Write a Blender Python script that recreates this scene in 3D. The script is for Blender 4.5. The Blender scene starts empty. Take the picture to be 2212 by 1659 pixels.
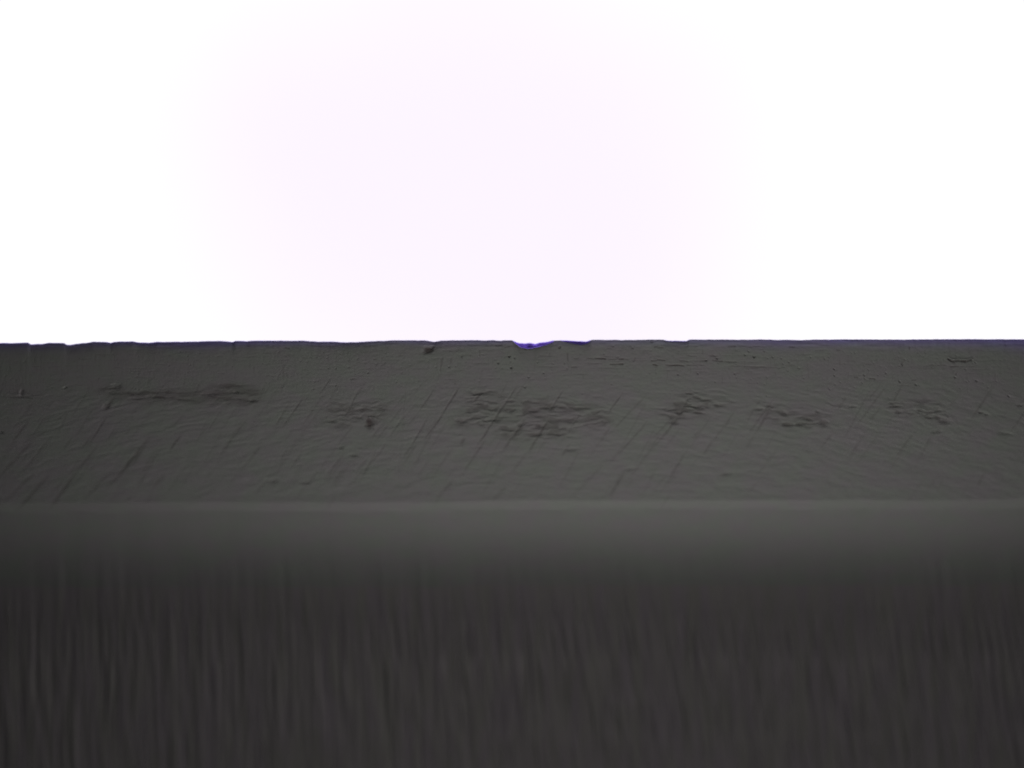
import bpy, math
import numpy as np

# ------------------------------------------------------------------ camera, world, lamps, exposure
# 1 Blender unit = 1 mm.  The frame is about 4.1 mm wide: a blade edge under a microscope.
S = bpy.context.scene
S.unit_settings.system = 'METRIC'
S.unit_settings.scale_length = 0.001
COL = bpy.data.collections.new("Scene")
S.collection.children.link(COL)
R = math.radians

CAM_D = 60.0
CX, CZ = 2.048, -(1.536 - 1.360)             # frame centre; z = 0 is the nominal edge line
cam = bpy.data.cameras.new("camera")
cam_o = bpy.data.objects.new("camera", cam)
COL.objects.link(cam_o)
cam_o.location = (CX, -CAM_D, CZ)
cam_o.rotation_euler = (R(90), 0, 0)
cam.sensor_width = 36.0
cam.lens = 36.0 * CAM_D / 4.096
cam.clip_start = 1.0
cam.clip_end = 500.0
cam.dof.use_dof = True
cam.dof.focus_distance = CAM_D - 0.075
APERTURE = 4.4                                # mm across
cam.dof.aperture_fstop = cam.lens * 0.001 / APERTURE
S.camera = cam_o

w = bpy.data.worlds.new("World")
S.world = w
w.use_nodes = True
w.node_tree.nodes["Background"].inputs[0].default_value = (0.9, 0.95, 1.0, 1)
w.node_tree.nodes["Background"].inputs[1].default_value = 0.012

def area(name, loc, target, size, energy, color):
    l = bpy.data.lights.new(name, 'AREA')
    l.shape = 'DISK'
    l.size = size
    l.energy = energy
    l.color = color
    o = bpy.data.objects.new(name, l)
    COL.objects.link(o)
    o.location = loc
    from mathutils import Vector
    d = Vector(target) - Vector(loc)
    o.rotation_euler = d.to_track_quat('-Z', 'Y').to_euler()
    return o

area("microscope_lamp", (2.6, -6.5, 4.8), (2.45, -0.3, -0.6), 3.8, 24.4, (1.0, 0.985, 0.965))

S.view_settings.view_transform = 'Standard'
S.view_settings.look = 'None'
S.view_settings.exposure = 0.0
S.view_settings.gamma = 1.0

rng = np.random.default_rng(7)

# ------------------------------------------------------------------ numpy noise
def vnoise(x, y, seed):
    """smooth value noise in -1..1, x and y arrays of one shape"""
    r = np.random.default_rng(seed)
    T = r.uniform(-1, 1, (256, 256)).astype(np.float32)
    xi = np.floor(x).astype(np.int64); yi = np.floor(y).astype(np.int64)
    fx = (x - xi); fy = (y - yi)
    fx = fx * fx * fx * (fx * (fx * 6 - 15) + 10); fy = fy * fy * fy * (fy * (fy * 6 - 15) + 10)
    a = T[xi & 255, yi & 255]; b = T[(xi + 1) & 255, yi & 255]
    c = T[xi & 255, (yi + 1) & 255]; d = T[(xi + 1) & 255, (yi + 1) & 255]
    return (a * (1 - fx) + b * fx) * (1 - fy) + (c * (1 - fx) + d * fx) * fy

def smooth(a, b, x):
    t = np.clip((x - a) / (b - a), 0, 1)
    return t * t * (3 - 2 * t)

# ------------------------------------------------------------------ the sheet of the blade's front
# All lengths below are micrometres: X along the edge, D down the blade from the edge line.
xs_in = np.arange(-160, 4260, 3.0)
def grow(start, sign, end, st=3.0):
    out = []; x = start; s = st
    while abs(x - start) < end:
        s = min(s * 1.06, 60); x += sign * s; out.append(x)
    return out
left = grow(xs_in[0], -1, 5200)[::-1]; right = grow(xs_in[-1], 1, 5200)
xs = np.array(left + list(xs_in) + right, dtype=np.float64)
ds = np.concatenate([np.array([0, .7, 1.6, 3, 4.8]), np.arange(7, 700, 3.0), np.arange(703, 1850, 6.5)])
tail = []; s_ = 6.5; d_ = ds[-1]
while d_ < 9000:
    s_ = min(s_ * 1.12, 200); d_ += s_; tail.append(d_)
ds = np.concatenate([ds, tail])
X, D = np.meshgrid(xs, ds)                    # rows go down the blade
PY = D + 1360.0                               # the same thing measured from the frame's top
NR, NC = X.shape

# the edge line: nicks, dents and chips
EDGE = [(-400,1374),(-250,1371),(-120,1373),(0,1372),(60,1371.5),(112,1370),(124,1377),(150,1375),(165,1375),(190,1371.5),
 (230,1370.5),(256,1371.5),(268,1379),(285,1378),(302,1374.5),(345,1371),(370,1367),(425,1367.5),(443,1370.5),
 (455,1367.5),(490,1365.5),(530,1365),(548,1368.5),(560,1370),(600,1370),(625,1367),(660,1367),(740,1366.5),(800,1365),(870,1363.5),
 (912,1365),(930,1367.5),(940,1363.5),(985,1364.5),(1000,1363),(1100,1362),(1215,1362.5),(1270,1366),(1340,1366),(1368,1369),
 (1410,1368),(1500,1364.5),(1570,1361),(1700,1361),(1716,1363.5),(1738,1367),(1765,1362),(1880,1360),(1950,1361.5),
 (1975,1360),(2000,1363),(2018,1360.5),(2048,1361),(2062,1367),(2078,1372.5),(2100,1374),(2122,1371.5),(2141,1375),
 (2158,1371),(2190,1367),(2212,1361.5),(2260,1361.5),(2300,1363),(2330,1365.5),(2347,1365.5),(2356,1362),(2370,1358.5),(2440,1359),
 (2470,1358),(2484,1360),(2600,1358),(2652,1358.5),(2668,1362),(2700,1362.5),(2746,1363.5),(2757,1358),(2900,1358),(3000,1358.5),
 (3050,1357),(3110,1359.5),(3160,1358.5),(3203,1360.5),(3230,1358.5),(3400,1357),(3600,1358),(3800,1356),(3900,1356.5),
 (4096,1357),(4400,1356)]
ex = [p[0] for p in EDGE]; ey = [p[1] for p in EDGE]
dev = np.interp(xs, ex, ey) - 1360.0
k = np.array([.25, .5, .25]); dev = np.convolve(np.pad(dev, 1, mode='edge'), k, 'valid')
dev += 0.5 * vnoise(xs / 22, xs * 0, 3) + 0.35 * vnoise(xs / 9, xs * 0, 4)
Zedge = -(D + dev[None, :] * np.exp(-(D / 26.0)))      # z in micrometres

# cross-section of the blade: steep cutting bevel, a rounded shoulder, a flatter ground face
T_BEV, T_FACE = math.tan(R(25)), math.tan(R(10.5))
sh = 676.0 + 5 * vnoise(xs / 420, xs * 0, 11) + 0.5 * vnoise(xs / 75, xs * 0, 12) - 9 * (xs - 2048) / 2048
SH = sh[None, :]
dd = np.arange(0, 12000, 1.0)
PROFK = [(-700, 25), (-260, 25.2), (-60, 26.1), (-34, 26.8), (-24, 20.5), (0, 19.6), (7, 17.3), (60, 16.6), (120, 15.2), (200, 13.2), (290, 11.4), (420, 10.9), (620, 12.3), (1100, 14.0), (12000, 14.0)]
ang = np.interp(dd - 700, [p[0] for p in PROFK], [p[1] for p in PROFK])
kk = np.ones(9) / 9; ang = np.convolve(np.pad(ang, 4, mode='edge'), kk, 'valid')
yy = np.cumsum(np.tan(np.radians(ang)))
Yp = -(np.interp(D - SH + 700, dd, yy) - np.interp(-SH + 700, dd, yy))
r0 = 5.0                                       # the rounded apex
q = np.clip(D / r0, 0, 1)
Yp += 3.0 * (1 - np.sqrt(1 - (1 - q) ** 2 + 1e-9))

H = np.zeros_like(X)                           # relief, + is towards the camera
DIRT = np.zeros_like(X)                        # grime lodged in scratches and pits
TINT = np.zeros_like(X)                        # violet lens fringe and chip reflection, painted as colour
SHINE = np.zeros_like(X)
onb = smooth(8, 20, D) * (1 - smooth(-30, 5, D - SH))          # on the bevel
wave_zone = smooth(110, 250, D) * (1 - smooth(-60, -5, D - SH))

# peened, rolling texture: short lens-shaped dimples that lean with the position along the edge
lean = -0.22 * (X - 1700) / 2048
U = X; V = D - 0 * X
Vl = V + lean * (X % 1e9) * 0.5
wx = X + 30 * vnoise(X / 140, D / 60, 20)
wd = D + 8 * vnoise(X / 70, D / 50, 21) - 6e-5 * np.clip(X - 2000, -3000, 3000) ** 2
H += 0.15 * wave_zone * vnoise(wx / 44, wd / 9.5, 22)
H += 0.07 * wave_zone * vnoise(wx / 22, wd / 7, 222)
H += 0.09 * wave_zone * vnoise(wx / 80, wd / 20, 23)
H += 0.10 * wave_zone * smooth(300, 520, D) * vnoise(wx / 100, wd / 34, 24)
H += 0.05 * onb * vnoise(X / 34, D / 7, 25)
H += 0.07 * onb * (1 - 0.5 * wave_zone) * vnoise(X / 9, D / 7, 26)
# fine honing lines near the edge, along it and across it
H += 0.03 * onb * (1 - smooth(100, 220, D)) * vnoise(X / 7.0, D / 70, 27)
H += 0.03 * onb * (1 - smooth(120, 260, D)) * vnoise(X / 180, D / 6.5, 28)
# ragged lines right below the apex
H += 0.25 * (1 - smooth(14, 50, D)) * smooth(3, 10, D) * vnoise(X / 60, D / 9, 29)

def window(x0, x1, d0, d1):
    c0, c1 = np.searchsorted(xs, [x0, x1]); r0_, r1_ = np.searchsorted(ds, [d0, d1])
    return slice(max(r0_ - 1, 0), r1_ + 1), slice(max(c0 - 1, 0), c1 + 1)

def stroke(x0, y0, x1, y1, wdt, depth, dirt, seed=0, wob=0.0, fade=0.25):
    """a gouge from (x0, y0) to (x1, y1): frame micrometres, y from the frame's top"""
    y0 -= 1360; y1 -= 1360
    m = 6 * wdt + 4
    sl = window(min(x0, x1) - m, max(x0, x1) + m, min(y0, y1) - m, max(y0, y1) + m)
    x = X[sl]; d = D[sl]
    if x.size == 0: return
    L = math.hypot(x1 - x0, y1 - y0); ux, uy = (x1 - x0) / L, (y1 - y0) / L
    t = ((x - x0) * ux + (d - y0) * uy) / L
    n = -(x - x0) * uy + (d - y0) * ux
    if wob: n = n + wob * vnoise(t * L / 28 + seed, t * 0, 100 + seed % 50)
    env = smooth(0, fade, t) * (1 - smooth(1 - fade, 1, t))
    env = env * (0.85 + 0.25 * vnoise(t * L / 40 + 3 * seed, n / 30, 55))
    g = np.exp(-(n / wdt) ** 2) * env
    lip = np.exp(-((n + 2.1 * wdt) / (1.1 * wdt)) ** 2) * env
    H[sl] += -depth * g + 0.08 * depth * lip
    DIRT[sl] = np.maximum(DIRT[sl], dirt * g)

def pit(x0, y0, rx, ry, depth, dirt, rot=0.0, seed=0, soft=0.0):
    y0 -= 1360
    m = 2.2 * max(rx, ry) + 4
    sl = window(x0 - m, x0 + m, y0 - m, y0 + m)
    x = X[sl] - x0; d = D[sl] - y0
    if x.size == 0: return
    c, s = math.cos(rot), math.sin(rot)
    a = (x * c + d * s) / rx; b = (-x * s + d * c) / ry
    q = np.sqrt(a * a + b * b) + 0.22 * vnoise(x / (0.5 * rx) + seed, d / (0.5 * ry) + 7, 60)
    g = 1 - smooth(0.55 - soft, 1.15 + soft, q)
    H[sl] -= depth * g
    DIRT[sl] = np.maximum(DIRT[sl], dirt * g)

def zz(region, pts):                            # places read off in a zoomed strip
    ox = {1: 0, 2: 1000, 3: 2000, 4: 2996}[region]; s = 1100 / 2212
    return [(ox + x * s, 1300 + y * s) for x, y in pts]

# long slanting scratches: (strip, x0, y0, x1, y1, width, depth, dirt)
SCR = [
 (1,90,975,240,760,4.5,1.3,.55),(1,720,965,870,730,4.2,1.2,.5),(1,850,690,950,545,9,1.8,.6),(1,905,580,985,465,5,1.2,.45),
 (1,430,1455,640,1160,8,1.7,.6),(1,150,1490,420,1190,8,1.3,.5),(1,890,1300,1210,905,8,1.7,.6),(1,1370,1010,1465,878,5,1.3,.5),
 (1,1780,1045,1990,750,5,1.2,.4),(1,520,1000,600,880,4,1.0,.35),(1,60,1170,260,940,6,1.1,.4),(1,1080,1110,1180,960,5,1.1,.4),
 (1,620,1180,800,960,6,1.0,.35),(1,1230,1310,1340,1200,8,1.1,.35),(1,60,1410,300,1180,8,1.1,.35),(1,1600,900,1690,800,4,.8,.25),
 (1,1930,1180,2110,960,6,1.0,.3),(1,680,1400,900,1180,8,1.0,.3),(1,280,900,390,850,4,.8,.3),(1,-60,1300,120,1080,7,1.2,.4),
 (2,50,1345,160,1230,6,1.2,.4),(2,250,1080,310,985,4,1.1,.35),(2,205,812,325,615,4,1.0,.35),(2,265,822,435,575,4,1.2,.45),
 (2,553,568,657,412,2.4,1.0,.5),(2,250,380,272,340,1.8,.9,.6),(2,860,1160,945,1075,4,1.1,.4),(2,890,1240,1010,1020,5,1.0,.3),
 (2,980,1100,1100,945,4,1.1,.35),(2,1130,892,1245,718,4,1.1,.4),(2,1215,1095,1400,800,4.5,1.3,.5),(2,1355,695,1485,515,3.4,1.1,.45),
 (2,1305,955,1430,740,4,1.0,.35),(2,1400,925,1560,700,4.5,1.5,.55),(2,1540,725,1690,490,3.6,1.5,.6),(2,1715,1185,1900,905,5,1.1,.4),
 (2,1825,975,2065,600,5,1.6,.6),(2,2105,905,2215,755,5,1.3,.5),(2,1790,625,1862,535,5,1.3,.6),(2,750,760,862,550,4,1.2,.45),
 (2,980,900,1040,820,4,1.0,.4),(2,1690,960,1730,900,7,1.1,.4),(2,600,1230,760,1030,6,.9,.3),(2,330,1150,440,990,5,.8,.25),
 (2,1500,1380,1640,1240,8,.9,.3),(2,1940,1420,2060,1290,9,1.0,.3),(2,1255,470,1225,900,1.8,.5,.25),(2,1225,900,1190,1260,2.5,.5,.2),
 (3,0,690,135,495,4,1.3,.5),(3,20,1010,200,740,5,1.5,.55),(3,230,1015,400,745,6,1.9,.7),(3,385,705,505,525,4,1.3,.5),
 (3,495,1055,560,955,5,1.1,.4),(3,540,865,655,690,4,1.2,.4),(3,880,1365,1000,1175,6,1.2,.45),(3,855,725,990,535,4,1.3,.5),
 (3,1300,915,1420,740,5,1.4,.5),(3,1400,775,1530,565,6,1.5,.5),(3,1345,1255,1500,1000,5,1.1,.4),(3,1550,900,1615,835,4,1.0,.35),
 (3,1625,1045,1705,925,5,1.2,.4),(3,2055,860,2195,640,6,1.4,.5),(3,1190,1010,1285,870,4,.9,.3),(3,820,905,900,800,4,.8,.3),
 (3,1090,880,1180,770,4,.8,.3),(3,1800,830,1880,690,4,.8,.25),(4,0,860,190,595,5,1.2,.4),(4,960,760,1060,660,5,.8,.25),
]
for i, (rg, a, b, c, d, wd_, dep, di) in enumerate(SCR):
    (p, q_) = zz(rg, [(a, b), (c, d)])
    ex_ = .14                                   # they taper off past both ends
    stroke(p[0] + ex_ * (p[0] - q_[0]), p[1] + ex_ * (p[1] - q_[1]), q_[0] + ex_ * (q_[0] - p[0]), q_[1] + ex_ * (q_[1] - p[1]),
           wd_ * .8, dep * (.12 + .13 * smooth(600, 1600, p[0])), min(1, di * 1.0), seed=i, wob=1.2, fade=.35)
r2 = np.random.default_rng(21)
for i in range(1100):                            # the many faint ones, fewer to the right
    x0 = r2.uniform(-5000, 9000)
    if 0 < x0 < 4096 and r2.random() < 0.75 * x0 / 4096: continue
    y0 = r2.uniform(1600, 2040); L = r2.uniform(50, 300)
    a = R(r2.normal(55, 4)); y1 = max(y0 - L * math.sin(a), 1510)
    stroke(x0, y0, x0 + (y0 - y1) / math.tan(a), y1, r2.uniform(2, 4.5), r2.uniform(.03, .12), r2.uniform(.08, .34), seed=i, wob=1.2, fade=.4)

# cracks along the grain close to the edge
CRK = [(3,590,272,640,266,2.2,.5),(3,690,265,760,270,2.2,.45),(3,755,267,860,270,3.0,.95),(3,860,270,950,273,2.0,.5),(3,950,274,1002,272,3.2,.95),
 (3,1002,272,1040,276,1.8,.4),(3,700,308,800,310,1.8,.4),(3,880,314,955,311,2.4,.6),(3,950,313,996,314,3.0,.85),(3,570,337,620,336,2.4,.5),
 (3,1210,286,1265,284,2.4,.6),(3,1260,281,1332,284,3.0,.85),(3,1225,320,1270,322,2.8,.7),(3,1320,318,1490,325,2.6,.75),(3,1490,322,1660,322,1.8,.45),
 (3,1430,284,1520,292,2.0,.5),(3,1520,288,1600,285,2.0,.45),(3,1600,288,1670,285,2.6,.6),(3,1700,280,1800,292,2.4,.55),(3,1800,294,1910,300,2.4,.6),
 (3,1680,246,1760,250,2.2,.55),(3,1500,246,1590,246,1.8,.4),(3,1240,180,1262,170,2.0,.6),(3,1262,182,1320,180,2.4,.7),(3,1250,168,1310,166,1.6,.5),
 (3,1480,168,1600,170,1.7,.5),(3,1830,172,1900,170,2.2,.65),(3,1900,172,2212,174,1.6,.5),(3,1820,328,2212,338,1.7,.4),(3,1700,236,1740,250,1.8,.4),
 (4,0,336,150,338,1.8,.5),(4,150,338,300,336,1.5,.35),(4,0,174,100,172,1.8,.5),(4,320,178,376,178,2.2,.6),(4,880,314,1000,318,1.6,.35),
 (4,1415,326,1600,324,1.6,.4),(4,1610,335,1690,333,2.2,.6),(4,1690,335,1830,333,1.5,.35),(4,960,428,1020,434,2.0,.5),(4,840,420,880,418,2.4,.5),
 (4,1305,443,1345,441,1.9,.5),(4,530,205,640,204,1.5,.3),(4,700,203,740,203,1.8,.4),(2,990,275,1020,280,2.0,.5),(2,800,432,845,434,2.0,.5),
 (2,1200,243,1235,245,1.8,.4),(2,1960,160,2030,158,2.2,.5),(2,2040,175,2120,170,1.8,.4),(2,1740,155,1850,158,1.6,.35),(2,280,175,320,190,2.4,.5)]
for i, (rg, a, b, c, d, wd_, di) in enumerate(CRK):
    (p, q_) = zz(rg, [(a, b), (c, d)])
    stroke(p[0], p[1], q_[0], q_[1], wd_ * .85, 0.7 * di + .1, min(1, di * 1.4), seed=200 + i, wob=1.6, fade=.12)
VERT = [(2,1538,258,1532,380,2.0,.6),(2,1845,195,1850,255,1.8,.5),(2,1505,290,1500,340,1.5,.3),(2,1552,240,1548,320,1.5,.4),(3,540,215,545,300,2.2,.55),
 (3,520,300,515,320,1.8,.4),(3,1150,200,1150,240,1.5,.3),(3,1090,255,1070,300,2.0,.45),(3,1630,195,1632,240,1.6,.4),(3,400,215,400,260,1.4,.3),
 (4,1290,170,1292,200,2.0,.55),(4,1238,290,1230,338,2.0,.55),(4,1235,300,1265,282,1.6,.35),(4,470,300,478,430,1.4,.3),(4,1668,375,1660,405,2.0,.5),(4,135,400,138,480,1.3,.25)]
for i, (rg, a, b, c, d, wd_, di) in enumerate(VERT):
    (p, q_) = zz(rg, [(a, b), (c, d)])
    stroke(p[0], p[1], q_[0], q_[1], wd_, 0.4 * di + .1, min(1, di * 1.2), seed=300 + i, wob=.8, fade=.15)
for i in range(1500):                           # hair-fine honing marks, both ways
    x0 = r2.uniform(-2500, 6600); y0 = 1360 + r2.triangular(18, 45, 210)
    if r2.random() < .5:
        L = r2.uniform(10, 55); stroke(x0, y0, x0 + r2.normal(0, 1), y0 + L, 1.5, .12, r2.uniform(.05, .28), seed=i, fade=.3)
    else:
        L = r2.uniform(15, 110); stroke(x0, y0, x0 + L, y0 + r2.normal(0, 1.5), 1.5, .15, r2.uniform(.05, .34), seed=i, wob=.8, fade=.3)

PITS = [(2,1995,305,5,4,.9),(2,2100,345,4.5,3.6,.9),(2,2083,253,5,3.6,.8),(2,2130,265,4.5,3.2,.8),(2,1600,338,3.6,3.4,.5),(2,1700,254,3.8,3.4,.7),
 (2,1015,318,3,2.6,.5),(2,1075,314,3,2.6,.4),(2,950,385,3.4,3.2,.5),(2,690,350,3,2.8,.4),(2,690,486,3.4,3.4,.4),(2,630,346,3,2.4,.4),(2,865,270,3,2.4,.4),
 (3,75,255,4.6,4,.8),(3,90,345,4.2,3.6,.8),(3,480,178,6,7,.7),(3,230,420,5,3.6,.5),(3,300,300,3,2.8,.5),(3,350,387,5,3,.5),(3,1430,398,4.4,4.2,.75),(3,1745,270,5.5,4,.85),
 (3,2043,258,3.8,3.6,.8),(3,1590,390,3.6,3.6,.5),(3,1660,285,4.5,3.6,.7),(3,200,500,5,4,.4),(3,2000,215,3.4,3.2,.5),(3,1970,240,3.2,3,.5),(3,1885,393,4,3,.5),
 (3,1222,138,8,5,.45),(3,1067,185,3.4,3.4,.4),(3,910,170,4.5,2.6,.5),(4,40,258,3.6,3.6,.8),(4,260,269,3.8,3.4,.8),(4,320,299,3.8,3.4,.6),(4,190,258,3,3,.5),
 (4,125,211,3.4,2.4,.5),(4,150,268,3,2.4,.4),(4,274,312,3,2.6,.5),(4,685,356,4.4,3,.6),(4,685,405,4.4,2.8,.6),(4,495,258,3.4,2.6,.5),(4,610,272,4,2.4,.5),
 (4,645,262,3.4,2.2,.5),(4,850,224,3,2.4,.5),(4,925,404,5,3,.5),(4,1210,455,3.6,5,.55),(4,1340,480,5,4,.4),(4,1100,386,3.4,3,.4),(4,1655,422,5,3.2,.7),
 (4,1828,449,7,2.6,.6),(4,1230,318,3,5,.5),(4,1820,302,3.2,3,.4),(4,2083,572,4,5,.35),(4,1858,704,14,3.6,.75),(4,1905,720,12,3,.35),
 (1,1900,540,14,5,.5),(1,530,505,9,5,.35),(1,20,862,10,5,.5)]
for i, (rg, a, b, rx, ry, di) in enumerate(PITS):
    (p,) = zz(rg, [(a, b)])
    pit(p[0], p[1], rx * .9, ry * .9, .9, di * .75, rot=r2.uniform(-.4, .4), seed=i)
for i in range(700):
    x0 = r2.uniform(-2500, 6600); y0 = 1360 + r2.triangular(16, 60, 260)
    e = r2.uniform(1.6, 2.8); pit(x0, y0, e * r2.uniform(1, 1.8), e, .4, r2.uniform(.08, .3), seed=i)

# the large dark pit below a dent in the edge
(p,) = zz(2, [(1432, 200)])
PITC = (p[0], p[1] - 1360)
pit(p[0], p[1], 22, 15, 1.6, .95, rot=-.45, seed=5, soft=.2)
pit(p[0] + 16, p[1] - 12, 12, 8, 1.0, .5, rot=-.7, seed=6)

# rough patches where the hollow was never polished out: outline in frame coordinates
PATCH = [
 ("faint smoky patch at the left end of the bevel", [(15,1575),(60,1560),(150,1560),(190,1580),(150,1596),(60,1598)], .35, .5),
 ("long thin horizontal smear of dark streaks", [(395,1560),(470,1535),(520,1565),(780,1560),(850,1545),(960,1535),(1045,1560),(1045,1600),(1000,1618),(800,1610),(560,1605),(440,1592)], .75, .8),
 ("small patch ending in a black blotch", [(1280,1625),(1340,1598),(1430,1610),(1500,1600),(1560,1620),(1540,1660),(1510,1715),(1480,1718),(1440,1690),(1330,1720),(1290,1690),(1310,1660)], .6, 1.0),
 ("largest and most broken dark patch", [(1800,1690),(1850,1640),(1880,1560),(1930,1550),(2020,1580),(2060,1590),(2200,1600),(2260,1610),(2400,1620),(2450,1680),(2420,1710),(2310,1710),(2270,1745),(2130,1760),(2010,1750),(1960,1700),(1860,1705)], .75, 1.1),
 ("patch crossed by a deep slanting scratch", [(2640,1670),(2680,1600),(2730,1568),(2790,1570),(2850,1595),(2915,1600),(2900,1625),(2830,1640),(2800,1665),(2740,1668),(2690,1690)], .8, 1.1),
 ("patch of curled marks with three blunt spots along its foot", [(3040,1680),(3065,1620),(3110,1625),(3180,1640),(3260,1650),(3310,1670),(3320,1700),(3280,1712),(3140,1712),(3110,1690)], .65, 1.0),
 ("rightmost dark patch, trailing down to the right", [(3530,1615),(3560,1600),(3640,1600),(3700,1595),(3760,1610),(3770,1650),(3800,1690),(3790,1705),(3740,1690),(3680,1670),(3600,1660),(3540,1645)], .6, .9),
]
def inside(poly, x, y):
    r = np.zeros(x.shape, bool); n = len(poly); j = n - 1
    for i in range(n):
        xi, yi = poly[i]; xj, yj = poly[j]
        c = ((yi > y) != (yj > y)) & (x < (xj - xi) * (y - yi) / (yj - yi + 1e-9) + xi)
        r ^= c; j = i
    return r
def box_blur(a, n, axis):
    k_ = np.ones(n) / n
    return np.apply_along_axis(lambda m: np.convolve(m, k_, 'same'), axis, a)
REGION = np.zeros(X.shape, np.int16)            # 0 = plain bevel, 1.. = named pieces
for i, (lab, poly, dk, rough) in enumerate(PATCH):
    px = [p[0] for p in poly]; py = [p[1] for p in poly]
    sl = window(min(px) - 60, max(px) + 60, min(py) - 1400, max(py) - 1320)
    x = X[sl]; y = PY[sl]
    wxx = x + 10 * vnoise(x / 30, y / 14, 70 + i); wyy = y + 6 * vnoise(x / 24, y / 12, 80 + i)
    m = inside(poly, wxx, wyy).astype(float)
    REGION[sl] = np.where(m > .5, i + 1, REGION[sl])
    for _ in range(2):
        m = box_blur(box_blur(m, 13, 1), 7, 0)
    a = vnoise(wxx / 34, wyy / 8.5, 90 + i); b = vnoise(wxx / 70, wyy / 17, 110 + i)
    if i == 1: a = vnoise(wxx / 110, wyy / 7, 90); b = vnoise(wxx / 200, wyy / 15, 91)
    n = .6 * a + .5 * b
    H[sl] += m * rough * (.42 * a + .3 * b)
    blot = smooth(.02, .55, -n + .10)
    DIRT[sl] = np.maximum(DIRT[sl], m * dk * ((0.34 if i == 1 else 0.18) + 0.42 * blot) * (1.3 if i == 1 else 1.0))
BLOTS = [(2,965,785,17,19,1.0),(2,925,680,26,7,.9),(2,1045,668,18,6,.7),(2,660,772,22,6,.7),(2,1700,768,22,7,.75),(3,390,645,28,9,.8),(3,500,662,18,6,.8),
 (3,265,690,16,6,.75),(3,310,812,16,9,.85),(3,280,878,32,6,.95),(3,465,878,24,5,.75),(3,160,800,12,7,.6),(3,1525,550,14,4,.8),(3,1430,703,14,4,.95),(3,1590,703,20,4.5,.9),
 (3,1600,660,22,10,.55),(3,1745,645,14,5,.85),(3,1655,603,22,5,.75),(3,1380,735,20,7,.7),(3,1400,775,16,10,.6),(3,2165,655,14,8,.7),(3,60,675,30,6,.7),(3,2080,675,20,5,.6),
 (4,300,795,22,6.5,.9),(4,410,793,18,5,.7),(4,475,757,20,6,.8),(4,595,782,17,11,.75),(4,270,705,14,9,.55),(4,400,743,16,5,.5),(4,1440,743,14,4,.95),(4,1510,742,16,5,.8),
 (4,1160,628,22,4,.65),(4,1170,652,24,4,.6),(4,1200,700,12,6,.5),(4,1520,690,12,3.5,.6),(4,1570,770,18,10,.45),(4,1375,685,12,4,.6),(4,1440,700,20,4,.5),(4,550,695,10,5,.4),
 (1,1480,597,36,5,.8),(1,1690,555,26,6,.75),(1,1960,597,44,5,.7),(1,2040,608,14,5,.6),(1,1100,590,26,4,.45),(1,180,545,7,12,.5),(1,170,577,60,3.5,.5),(1,860,655,12,9,.6),
 (1,940,492,16,9,.4),(1,900,540,16,6,.6),(1,1240,575,22,5,.45),(2,1830,545,16,7,.6),(2,1840,628,16,5,.6),(2,1970,750,22,9,.55),(2,450,1265,20,6,.35),(2,840,1045,16,5,.35),(2,735,985,11,5,.4),(2,180,1250,26,8,.3),
 (3,1810,1195,22,6,.4),(3,575,997,24,5,.3),(3,1040,1155,22,5,.3),(4,1500,855,20,6,.3),(4,830,655,14,4,.35),(4,2050,870,26,5,.3),(4,2180,645,14,4,.45)]
for i, (rg, a, b, rx, ry, di) in enumerate(BLOTS):
    (p,) = zz(rg, [(a, b)])
    pit(p[0], p[1], rx * 1.1, ry * 1.15, 0.7 + .015 * ry, di * (1.0 if i == 0 else .72), rot=r2.uniform(-.12, .12), seed=40 + i, soft=.4)

# scalloped chips broken out of the edge
(PITX, PITD) = PITC
CHIPS = [
 [(2048,1350),(2050,1363),(2068,1381),(2084,1392),(2109,1397),(2129,1395),(2157,1389),(2186,1381),(2210,1371),(2222,1350)],
 [(2236,1350),(2238,1363),(2262,1369),(2292,1376),(2324,1381),(2348,1377),(2360,1366),(2368,1350)],
 [(2655,1350),(2660,1364),(2690,1370),(2740,1371),(2756,1362),(2758,1350)],
]
depth_c = [11, 6, 3]
for i, poly in enumerate(CHIPS):
    px = [p[0] for p in poly]
    sl = window(min(px) - 40, max(px) + 40, 0, 70)
    x = X[sl]; y = PY[sl] + dev[sl[1]][None, :] * np.exp(-(D[sl] / 26.0))
    m = inside(poly, x, y)
    low = np.interp(x, [p[0] for p in poly[1:-1]], [p[1] for p in poly[1:-1]])
    f = np.clip((low - y) / 26.0, 0, 1) * m
    H[sl] += -depth_c[i] * f ** .8 * (1 + .15 * vnoise(x / 20, y / 8, 130))
    REGION[sl] = np.where(m, 20 + i, REGION[sl])
    TINT[sl] = np.maximum(TINT[sl], m * smooth(0, .12, f) * [1.6, 1.35, .8][i])  # violet reflection of the backlight, painted into the chip colour
    SHINE[sl] = np.maximum(SHINE[sl], m * smooth(0, .4, f) * (1.0 if i == 0 else .5))

# violet lens fringe painted on the thin edge, uneven along its length
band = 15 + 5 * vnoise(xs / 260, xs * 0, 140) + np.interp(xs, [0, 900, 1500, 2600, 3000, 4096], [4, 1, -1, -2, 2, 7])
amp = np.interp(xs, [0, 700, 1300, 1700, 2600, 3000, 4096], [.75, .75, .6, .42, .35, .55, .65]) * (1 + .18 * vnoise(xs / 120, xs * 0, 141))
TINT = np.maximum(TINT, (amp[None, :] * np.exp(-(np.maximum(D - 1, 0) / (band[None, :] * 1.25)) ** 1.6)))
TINT = np.clip(TINT, 0, 1.6)

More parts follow.
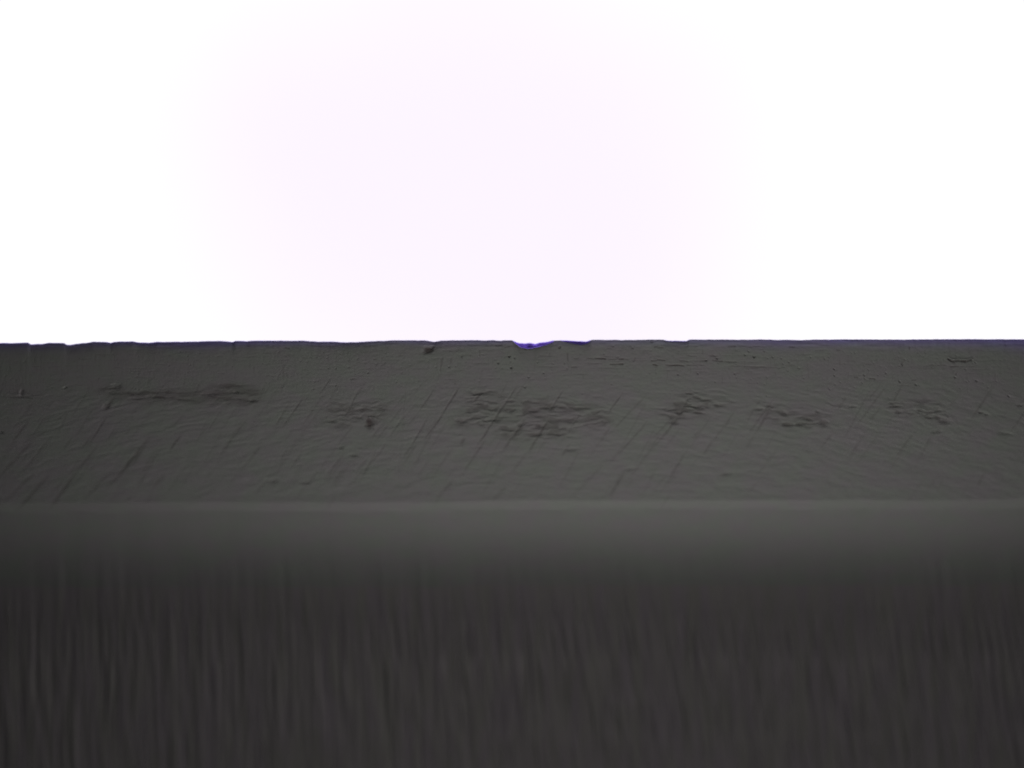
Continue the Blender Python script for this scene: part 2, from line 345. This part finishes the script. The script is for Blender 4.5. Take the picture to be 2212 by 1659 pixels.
# crack with a raised lip near the right end
(lp) = zz(4, [(1598,270),(1620,287),(1650,292),(1690,286),(1702,290),(1750,292),(1775,284),(1795,283)])
for i in range(len(lp) - 1):
    a, b = lp[i], lp[i + 1]
    stroke(a[0], a[1], b[0], b[1], 3.6 if i in (1, 4) else 2.4, 1.4, 1.0, seed=400 + i, fade=.02)
sl = window(3770, 3920, 50, 110)
REGION[sl] = np.where((np.abs(PY[sl] - np.interp(X[sl], [p[0] for p in lp], [p[1] for p in lp])) < 7) & (X[sl] > lp[0][0]) & (X[sl] < lp[-1][0]), 30, REGION[sl])
H[sl] += .7 * np.exp(-((PY[sl] - np.interp(X[sl], [p[0] for p in lp], [p[1] for p in lp]) + 7) / 3.5) ** 2) * smooth(3790, 3805, X[sl]) * (1 - smooth(3885, 3895, X[sl]))
sl = window(PITX - 40, PITX + 45, 0, 80)
REGION[sl] = np.where(DIRT[sl] > .3, np.where((np.abs(X[sl] - PITX) < 34) & (np.abs(D[sl] - PITD) < 22), 31, REGION[sl]), REGION[sl])

# shoulder: a faint ridge that wanders; ground face: long grinding streaks
rim = np.exp(-((D - SH + 4) / 16) ** 2)
H += .25 * rim * vnoise(X / 110, D / 20, 150)
fz = smooth(230, 620, D - SH)
slant = -(D - 700) * (0.015 + 0.15 * smooth(800, 4096, X))
gx = X + slant + 5 * vnoise(X / 200, D / 260, 151)
H += fz * (0.75 * vnoise(gx / 9, D / 150, 152) + .7 * vnoise(gx / 14 + 9, D / 200, 153) + .2 * vnoise(gx / 40 + 4, D / 400, 154))
H += smooth(120, 400, D - SH) * (.5 * vnoise(gx / 30, D / 300, 155))
FACEN = fz * (vnoise(gx / 24 + 31, D / 400, 156) * .6 + vnoise(gx / 55 + 3, D / 600, 157) * .5)

Y = Yp - H
P = np.stack([X, Y, Zedge], -1) * 0.001
# smooth normals of the whole sheet, shared by all its pieces
dx = np.gradient(P, axis=1); dz = np.gradient(P, axis=0)
N = np.cross(dx, dz); N /= (np.linalg.norm(N, axis=-1, keepdims=True) + 1e-20)
if N[NR // 2, NC // 2, 1] > 0: N = -N

# ------------------------------------------------------------------ materials
def steel(name, base, rough, bump_scale, bump_amt, stretch, ca, cb, metallic=.88):
    m = bpy.data.materials.new(name); m.use_nodes = True
    nt = m.node_tree; nd = nt.nodes; L = nt.links
    b = nd["Principled BSDF"]
    b.inputs["Metallic"].default_value = metallic
    geo = nd.new("ShaderNodeTexCoord")
    mp = nd.new("ShaderNodeMapping"); mp.inputs["Scale"].default_value = stretch
    L.new(geo.outputs["Object"], mp.inputs["Vector"])
    n1 = nd.new("ShaderNodeTexNoise"); n1.inputs["Scale"].default_value = bump_scale; n1.inputs["Detail"].default_value = 5
    n1.inputs["Roughness"].default_value = .65
    L.new(mp.outputs[0], n1.inputs["Vector"])
    # patchy alloy colour: slightly green and slightly mauve greys
    n2 = nd.new("ShaderNodeTexNoise"); n2.inputs["Scale"].default_value = 9.0; n2.inputs["Detail"].default_value = 6
    L.new(mp.outputs[0], n2.inputs["Vector"])
    mx = nd.new("ShaderNodeMix"); mx.data_type = 'RGBA'
    g = base
    mx.inputs[6].default_value = (g * ca[0], g * ca[1], g * ca[2], 1)
    mx.inputs[7].default_value = (g * cb[0], g * cb[1], g * cb[2], 1)
    cr = nd.new("ShaderNodeMapRange"); cr.inputs[1].default_value = .36; cr.inputs[2].default_value = .64
    L.new(n2.outputs["Fac"], cr.inputs[0]); L.new(cr.outputs[0], mx.inputs[0])
    # lens fringe painted violet into the base colour, deeper in the chips
    at = nd.new("ShaderNodeAttribute"); at.attribute_name = "violet_light"
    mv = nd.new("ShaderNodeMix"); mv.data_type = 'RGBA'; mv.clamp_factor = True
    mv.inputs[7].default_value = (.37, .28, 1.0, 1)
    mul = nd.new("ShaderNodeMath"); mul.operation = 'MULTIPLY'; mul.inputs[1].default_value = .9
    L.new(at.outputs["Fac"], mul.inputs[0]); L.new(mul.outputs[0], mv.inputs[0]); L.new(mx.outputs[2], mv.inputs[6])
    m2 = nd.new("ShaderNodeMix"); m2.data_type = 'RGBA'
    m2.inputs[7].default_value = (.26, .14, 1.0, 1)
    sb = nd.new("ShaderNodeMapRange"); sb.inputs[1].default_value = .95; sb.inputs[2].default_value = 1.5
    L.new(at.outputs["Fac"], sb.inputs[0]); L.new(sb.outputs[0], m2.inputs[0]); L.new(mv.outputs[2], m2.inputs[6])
    # grime
    ad = nd.new("ShaderNodeAttribute"); ad.attribute_name = "grime"
    md = nd.new("ShaderNodeMix"); md.data_type = 'RGBA'; md.clamp_factor = True
    md.inputs[7].default_value = (.125, .085, .085, 1)
    ml = nd.new("ShaderNodeMath"); ml.operation = 'MULTIPLY'; ml.inputs[1].default_value = .78
    L.new(ad.outputs["Fac"], ml.inputs[0]); L.new(ml.outputs[0], md.inputs[0]); L.new(m2.outputs[2], md.inputs[6])
    L.new(md.outputs[2], b.inputs["Base Color"])
    rr = nd.new("ShaderNodeMapRange"); rr.inputs[3].default_value = rough - .03; rr.inputs[4].default_value = rough + .05
    L.new(n1.outputs["Fac"], rr.inputs[0]); L.new(rr.outputs[0], b.inputs["Roughness"])
    bp = nd.new("ShaderNodeBump"); bp.inputs["Strength"].default_value = 1.0; bp.inputs["Distance"].default_value = bump_amt
    L.new(n1.outputs["Fac"], bp.inputs["Height"]); L.new(bp.outputs[0], b.inputs["Normal"])
    return m

M_bev = steel("honed_steel", .49, .40, 90, .00018, (1, 1, 1.5), (1.035, .98, 1.0), (.99, 1.03, .95))
M_face = steel("ground_steel", .49, .41, 14, .0006, (2.6, 1, .3), (1.07, .96, 1.03), (1.05, 1.0, .95))
M_back = steel("back_steel", .50, .45, 30, .001, (1, 1, .5), (1, 1, 1), (1, 1, 1))

# ------------------------------------------------------------------ objects
root = bpy.data.objects.new("knife_blade", None)
COL.objects.link(root)
root.location = (2.048, 0, -9.0)
root["label"] = "grey steel knife blade with a violet chipped edge, slanting scratches and dark smudges"
root["category"] = "knife blade"

def piece(name, fmask, mat, parent, label=None, rows=None, kind=None):
    r, c = np.nonzero(fmask)
    a = r * NC + c
    quads = np.stack([a, a + NC, a + NC + 1, a + 1], -1)
    uniq, inv = np.unique(quads, return_inverse=True)
    inv = inv.reshape(-1)
    me = bpy.data.meshes.new(name)
    co = P.reshape(-1, 3)[uniq].astype(np.float32)
    origin = np.array([2.048, 0, -9.0], np.float32)
    co = co - origin
    me.vertices.add(len(uniq)); me.vertices.foreach_set("co", co.ravel())
    me.loops.add(len(inv)); me.loops.foreach_set("vertex_index", inv.astype(np.int32))
    me.polygons.add(len(quads))
    me.polygons.foreach_set("loop_start", (np.arange(len(quads)) * 4).astype(np.int32))
    me.polygons.foreach_set("use_smooth", np.ones(len(quads), bool))
    me.update(calc_edges=True)
    for an, arr in (("grime", DIRT), ("violet_light", TINT)):
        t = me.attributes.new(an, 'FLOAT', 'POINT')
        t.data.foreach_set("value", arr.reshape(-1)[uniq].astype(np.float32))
    me.normals_split_custom_set_from_vertices(N.reshape(-1, 3)[uniq].tolist())
    me.materials.append(mat)
    o = bpy.data.objects.new(name, me)
    COL.objects.link(o)
    o.parent = parent
    if label: o["label"] = label
    return o

Fr = REGION[:-1, :-1]
rowD = D[:-1, :-1]; shF = np.broadcast_to(SH, D.shape)[:-1, :-1]
edge_m = (rowD < 26) & (Fr == 0)
bev_m = (rowD >= 26) & (rowD < shF - 18) & (Fr == 0)
sho_m = (rowD >= shF - 18) & (rowD < shF + 300)
face_m = rowD >= shF + 300
edge = piece("edge_strip", edge_m, M_bev, root, "thin strip with painted violet fringe along the very edge")
bevel = piece("cutting_bevel", bev_m, M_bev, root, "grey honed bevel with slanting scratches")
piece("bevel_shoulder", sho_m, M_bev, root, "smooth rounded shoulder below the bevel")
piece("blade_face", face_m, M_face, root, "dark ground face with upright grinding streaks")
for i, (lab, *_r) in enumerate(PATCH):
    piece("worn_patch", Fr == i + 1, M_bev, bevel, lab)
piece("edge_chip", Fr == 20, M_bev, edge, "wide scalloped chip with violet light painted in, the largest in the edge")
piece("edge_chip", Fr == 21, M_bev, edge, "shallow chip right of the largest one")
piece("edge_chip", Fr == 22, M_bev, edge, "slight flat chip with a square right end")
piece("crack", Fr == 30, M_bev, bevel, "short jagged crack with a raised lip near the right end")
piece("pit", Fr == 31, M_bev, bevel, "large dark pit below a dent in the edge")

# far side of the blade: closes the wedge behind the edge line
bx = xs[::6]; bz = [0, 40, 200, 660, 900, 2000, 5000, float(ds[-1])]
by = [0, 16, 80, 270, 320, 480, 700, 900]
verts = []; faces = []
top = P[0]
nb = len(bx)
for j, (zz_, yy_) in enumerate(zip(bz, by)):
    for i in range(len(xs)) if j == 0 else range(len(xs)):
        if j == 0:
            verts.append(tuple(top[i]))
        else:
            verts.append((xs[i] * .001, top[i][1] + yy_ * .001, -(zz_ * .001) - (dev[i] * math.exp(-zz_ / 26) * .001)))
n_ = len(xs)
for j in range(len(bz) - 1):
    for i in range(n_ - 1):
        a = j * n_ + i
        faces.append((a, a + 1, a + n_ + 1, a + n_))
# bottom and ends
base = len(verts)
bot = P[-1]
verts += [tuple(v) for v in bot]
for i in range(n_ - 1):
    a = (len(bz) - 1) * n_ + i
    faces.append((a, a + 1, base + i + 1, base + i))
verts = [(v[0] - 2.048, v[1], v[2] + 9.0) for v in verts]
me = bpy.data.meshes.new("far_side"); me.from_pydata(verts, [], faces); me.update()
me.polygons.foreach_set("use_smooth", np.ones(len(faces), bool))
me.materials.append(M_back)
fo = bpy.data.objects.new("far_side", me); COL.objects.link(fo); fo.parent = root

# ------------------------------------------------------------------ bright-field background: a lit diffuser behind the blade
def lit(name):
    m = bpy.data.materials.new(name); m.use_nodes = True
    nt = m.node_tree; nd = nt.nodes; L = nt.links
    nd.remove(nd["Principled BSDF"])
    em = nd.new("ShaderNodeEmission"); em.inputs[0].default_value = (1, 1, 1, 1); em.inputs[1].default_value = 1.08
    out = nd["Material Output"]
    tc = nd.new("ShaderNodeTexCoord")
    nz = nd.new("ShaderNodeTexNoise"); nz.inputs["Scale"].default_value = .8; nz.inputs["Detail"].default_value = 3
    L.new(tc.outputs["Object"], nz.inputs["Vector"])
    ln = nd.new("ShaderNodeVectorMath"); ln.operation = 'LENGTH'; L.new(tc.outputs["Object"], ln.inputs[0])
    ad = nd.new("ShaderNodeMath"); ad.operation = 'MULTIPLY_ADD'; ad.inputs[1].default_value = 2.8; L.new(nz.outputs["Fac"], ad.inputs[0]); L.new(ln.outputs["Value"], ad.inputs[2])
    mr = nd.new("ShaderNodeMapRange"); mr.inputs[1].default_value = 2.4; mr.inputs[2].default_value = 3.2
    mr.inputs[3].default_value = 0; mr.inputs[4].default_value = 1
    L.new(ad.outputs[0], mr.inputs[0])
    mx = nd.new("ShaderNodeMix"); mx.data_type = 'RGBA'
    mx.inputs[6].default_value = (.912, .85, .955, 1); mx.inputs[7].default_value = (.98, .965, .98, 1)   # pinkish centre of the backlight, painted into the emission colour
    L.new(mr.outputs[0], mx.inputs[0]); L.new(mx.outputs[2], em.inputs[0])
    L.new(em.outputs[0], out.inputs[0])
    return m
bm_v = []; bm_f = []
W, Hh, T = 60, 60, 1.0
for y in (0, T):
    bm_v += [(-W, y, -Hh), (W, y, -Hh), (W, y, Hh), (-W, y, Hh)]
bm_f = [(0, 1, 2, 3), (7, 6, 5, 4), (0, 4, 5, 1), (1, 5, 6, 2), (2, 6, 7, 3), (3, 7, 4, 0)]
me = bpy.data.meshes.new("background"); me.from_pydata(bm_v, [], bm_f); me.update()
me.materials.append(lit("backlight_glow"))
bg = bpy.data.objects.new("background", me); COL.objects.link(bg)
bg.location = (1.9, 14, .55)
bg["kind"] = "structure"
bg["label"] = "bright white backlit background, faintly pink in the middle"
